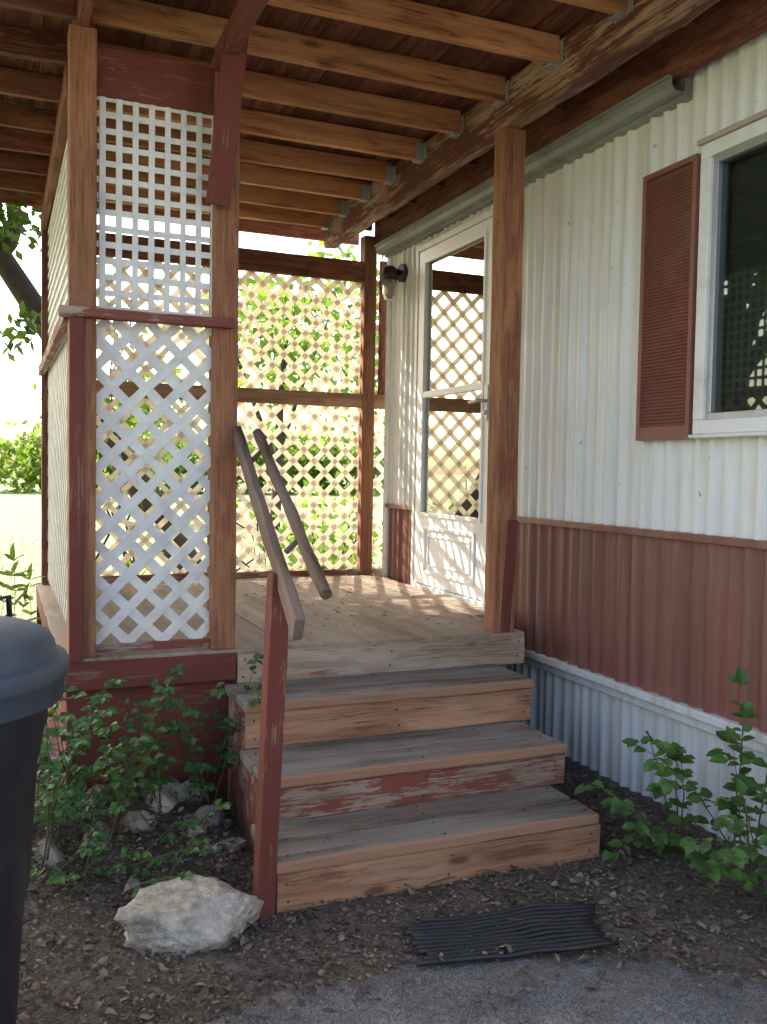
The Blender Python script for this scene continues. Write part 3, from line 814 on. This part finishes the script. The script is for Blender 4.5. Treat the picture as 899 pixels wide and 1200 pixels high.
def tree(name,base,trunk,limbs,crowns,ls,label,mat,r0):
    e=empty(name,base,label,'tree')
    s=MB(); s.tube(trunk,[r0*(1-.6*i/(len(trunk)-1)) for i in range(len(trunk))],12)
    for l in limbs: s.tube(l,[r0*.55*(1-.8*i/(len(l)-1)) for i in range(len(l))],9)
    mk('trunk',s,M_bark,e)
    m=MB()
    for (c,rad,n,nl,sp) in crowns: cloud(m,c,rad,n,nl,ls,sp)
    mk('crown',m,mat,e)
def limb(a,b,n=7,w=.2):
    a=Vector(a);b=Vector(b); o=[]
    for i in range(n):
        t_=i/(n-1); q=a.lerp(b,t_)+Vector((noise.noise(a+Vector((t_*2,0,0))),noise.noise(b+Vector((0,t_*2,0))),.5*noise.noise(a+b+Vector((t_*2,1,0)))))*w*math.sin(t_*3.14)
        o.append(q)
    return o
tree('tree',(1.55,6.75,G),[(1.55,6.75,G),(1.35,6.72,.6),(1.0,6.7,1.2),(.66,6.65,1.78),(.33,6.6,2.34),(.0,6.6,2.84),(-.4,6.55,3.3),(-.7,6.5,3.8)],
     [limb((.0,6.6,2.84),(.1,6.4,3.5)),limb((-.3,6.6,3.2),(-1.2,7.0,4.1))],
     [((-.10,6.2,3.00),(.45,.3,.22),30,22,.10),((.18,6.3,2.30),(.14,.1,.12),5,14,.08),((-.7,6.9,4.1),(1.1,.9,.5),35,24,.2)],.085,'leaning tree with dark branches and green leaves behind the porch',M_leaft,.125)
tree('tree',(-3.6,8.6,G),limb((-3.6,8.6,G),(-3.3,8.4,4.2),8,.2),[limb((-3.4,8.5,2.2),(-1.9,7.6,4.4)),limb((-3.4,8.5,2.5),(-5,8.0,4.6)),limb((-3.4,8.5,2.6),(-3.0,7.0,5.0)),limb((-3.3,8.5,3),(-3.6,10,5.5))],
     [((-3.0,7.6,4.9),(2.2,2.1,1.4),210,36,.34)],.19,'large leafy tree added out of view to shade the foreground',M_leaft,.22)  # unseen tree, added so its crown blocks sun from the front ground
tree('tree',(-5.2,6.0,G),limb((-5.2,6,G),(-4.8,5.6,4.2),8,.2),[limb((-5,5.9,2.2),(-3.2,5.0,4.0)),limb((-5,5.9,2.5),(-6,5.0,4.6))],
     [((-4.7,5.6,4.6),(2.0,2.0,1.4),150,36,.34)],.19,'second leafy tree added out of view for foreground shade',M_leaft,.2)  # another unseen crown added to keep sun off the foreground
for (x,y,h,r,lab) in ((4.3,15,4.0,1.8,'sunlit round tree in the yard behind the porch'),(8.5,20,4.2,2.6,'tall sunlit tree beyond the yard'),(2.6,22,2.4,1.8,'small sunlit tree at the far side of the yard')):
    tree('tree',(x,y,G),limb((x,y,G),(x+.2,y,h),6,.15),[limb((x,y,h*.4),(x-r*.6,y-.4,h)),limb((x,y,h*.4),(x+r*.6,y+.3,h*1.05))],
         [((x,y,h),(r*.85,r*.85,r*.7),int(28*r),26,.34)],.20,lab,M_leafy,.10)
for (x,y,r,lab) in ((3.0,8.4,.7,'sunlit bush behind the back lattice'),):
    mb=MB(); cloud(mb,(0,0,r*.8),(r*.8,r*.8,r*.8),int(60*r),20,.1,.2)
    for i in range(7):
        a=U(0,6.28); mb.tube([(0,0,0),(math.cos(a)*.2*r,math.sin(a)*.2*r,r*.5),(math.cos(a)*.5*r,math.sin(a)*.5*r,r*1.1)],[.02,.014,.006],6,1)
    o=mk('bush',mb,[M_leafy,M_bark],label=lab,cat='bush'); o.location=(x,y,G)
mb=MB()
for i in range(240):
    x=U(-10,24); hz=2.2+1.0*noise.noise(Vector((x*.25,0,0)))
    cloud(mb,(x,46+U(-1.5,1.5),.3+U(.1,1)*hz),(.9,.6,.7),2,34,.40,.5)
mk('hedge',mb,M_leafy,kind='stuff',label='far row of overgrown bushes beyond the lawn')
mb=MB()
for i in range(4000):
    y=3.2+14*(R()**1.6); x=U(-.35-y*.25,.02+y*.05) if y<6.5 else U(-.2*y,.5*y)
    if x>.15 and y<5.8: continue
    h=U(.02,.06); d=Vector((U(-.4,.4),U(-.4,.4),1)); p=Vector((x,y,gh(x,y)))
    mb.quadleaf(p,d,Vector((U(-1,1),U(-1,1),0)),h*1.3,.008+.0006*y)
mk('grass',mb,M_grass,kind='stuff',label='sparse dry grass on the sunlit lawn')

# ---------------------------------------------------------------- light
ts=Vector((-.42,.62,.66)).normalized()
el=math.asin(ts.z); az=math.atan2(ts.x,ts.y)
sd=bpy.data.lights.new('sun','SUN'); sd.energy=10; sd.angle=math.radians(.5); sd.color=(1,.95,.87)
so=bpy.data.objects.new('sun',sd); COL.objects.link(so); so.rotation_mode='QUATERNION'
so.rotation_quaternion=(-ts).to_track_quat('-Z','Y'); so.location=(-5,8,9)
w=bpy.data.worlds.new('World'); scene.world=w; w.use_nodes=True
nt=w.node_tree; bg=nt.nodes['Background']; sk=nt.nodes.new('ShaderNodeTexSky'); sk.sky_type='NISHITA'
sk.sun_disc=False; sk.sun_elevation=el; sk.sun_rotation=az; sk.air_density=1.0; sk.dust_density=4
wb=nt.nodes.new('ShaderNodeMix'); wb.data_type='RGBA'; wb.blend_type='MULTIPLY'; wb.inputs[0].default_value=1
wb.inputs[7].default_value=(1.04,1.0,.95,1)
nt.links.new(sk.outputs[0],wb.inputs[6]); nt.links.new(wb.outputs[2],bg.inputs[0]); bg.inputs[1].default_value=.58

# ---------------------------------------------------------------- camera
psi=math.radians(22.86); th=math.radians(2.57); rho=.017
Rr=Vector((math.cos(psi),-math.sin(psi),0)); Fh=Vector((math.sin(psi),math.cos(psi),0)); Zv=Vector((0,0,1))
F=Fh*math.cos(th)-Zv*math.sin(th); Uu=Zv*math.cos(th)+Fh*math.sin(th)
cr=(Rr+Uu*rho).normalized(); cu=(Uu-Rr*rho).normalized()
M=Matrix((cr,cu,-F)).transposed().to_4x4(); M.translation=Vector((0,0,1.45))
cd=bpy.data.cameras.new('camera'); co=bpy.data.objects.new('camera',cd); COL.objects.link(co); co.matrix_world=M
cd.sensor_fit='VERTICAL'; cd.sensor_height=36; cd.lens=32.1; cd.clip_start=.05; cd.clip_end=1500
scene.camera=co
scene.view_settings.view_transform='Standard'; scene.view_settings.look='None'; scene.view_settings.exposure=0
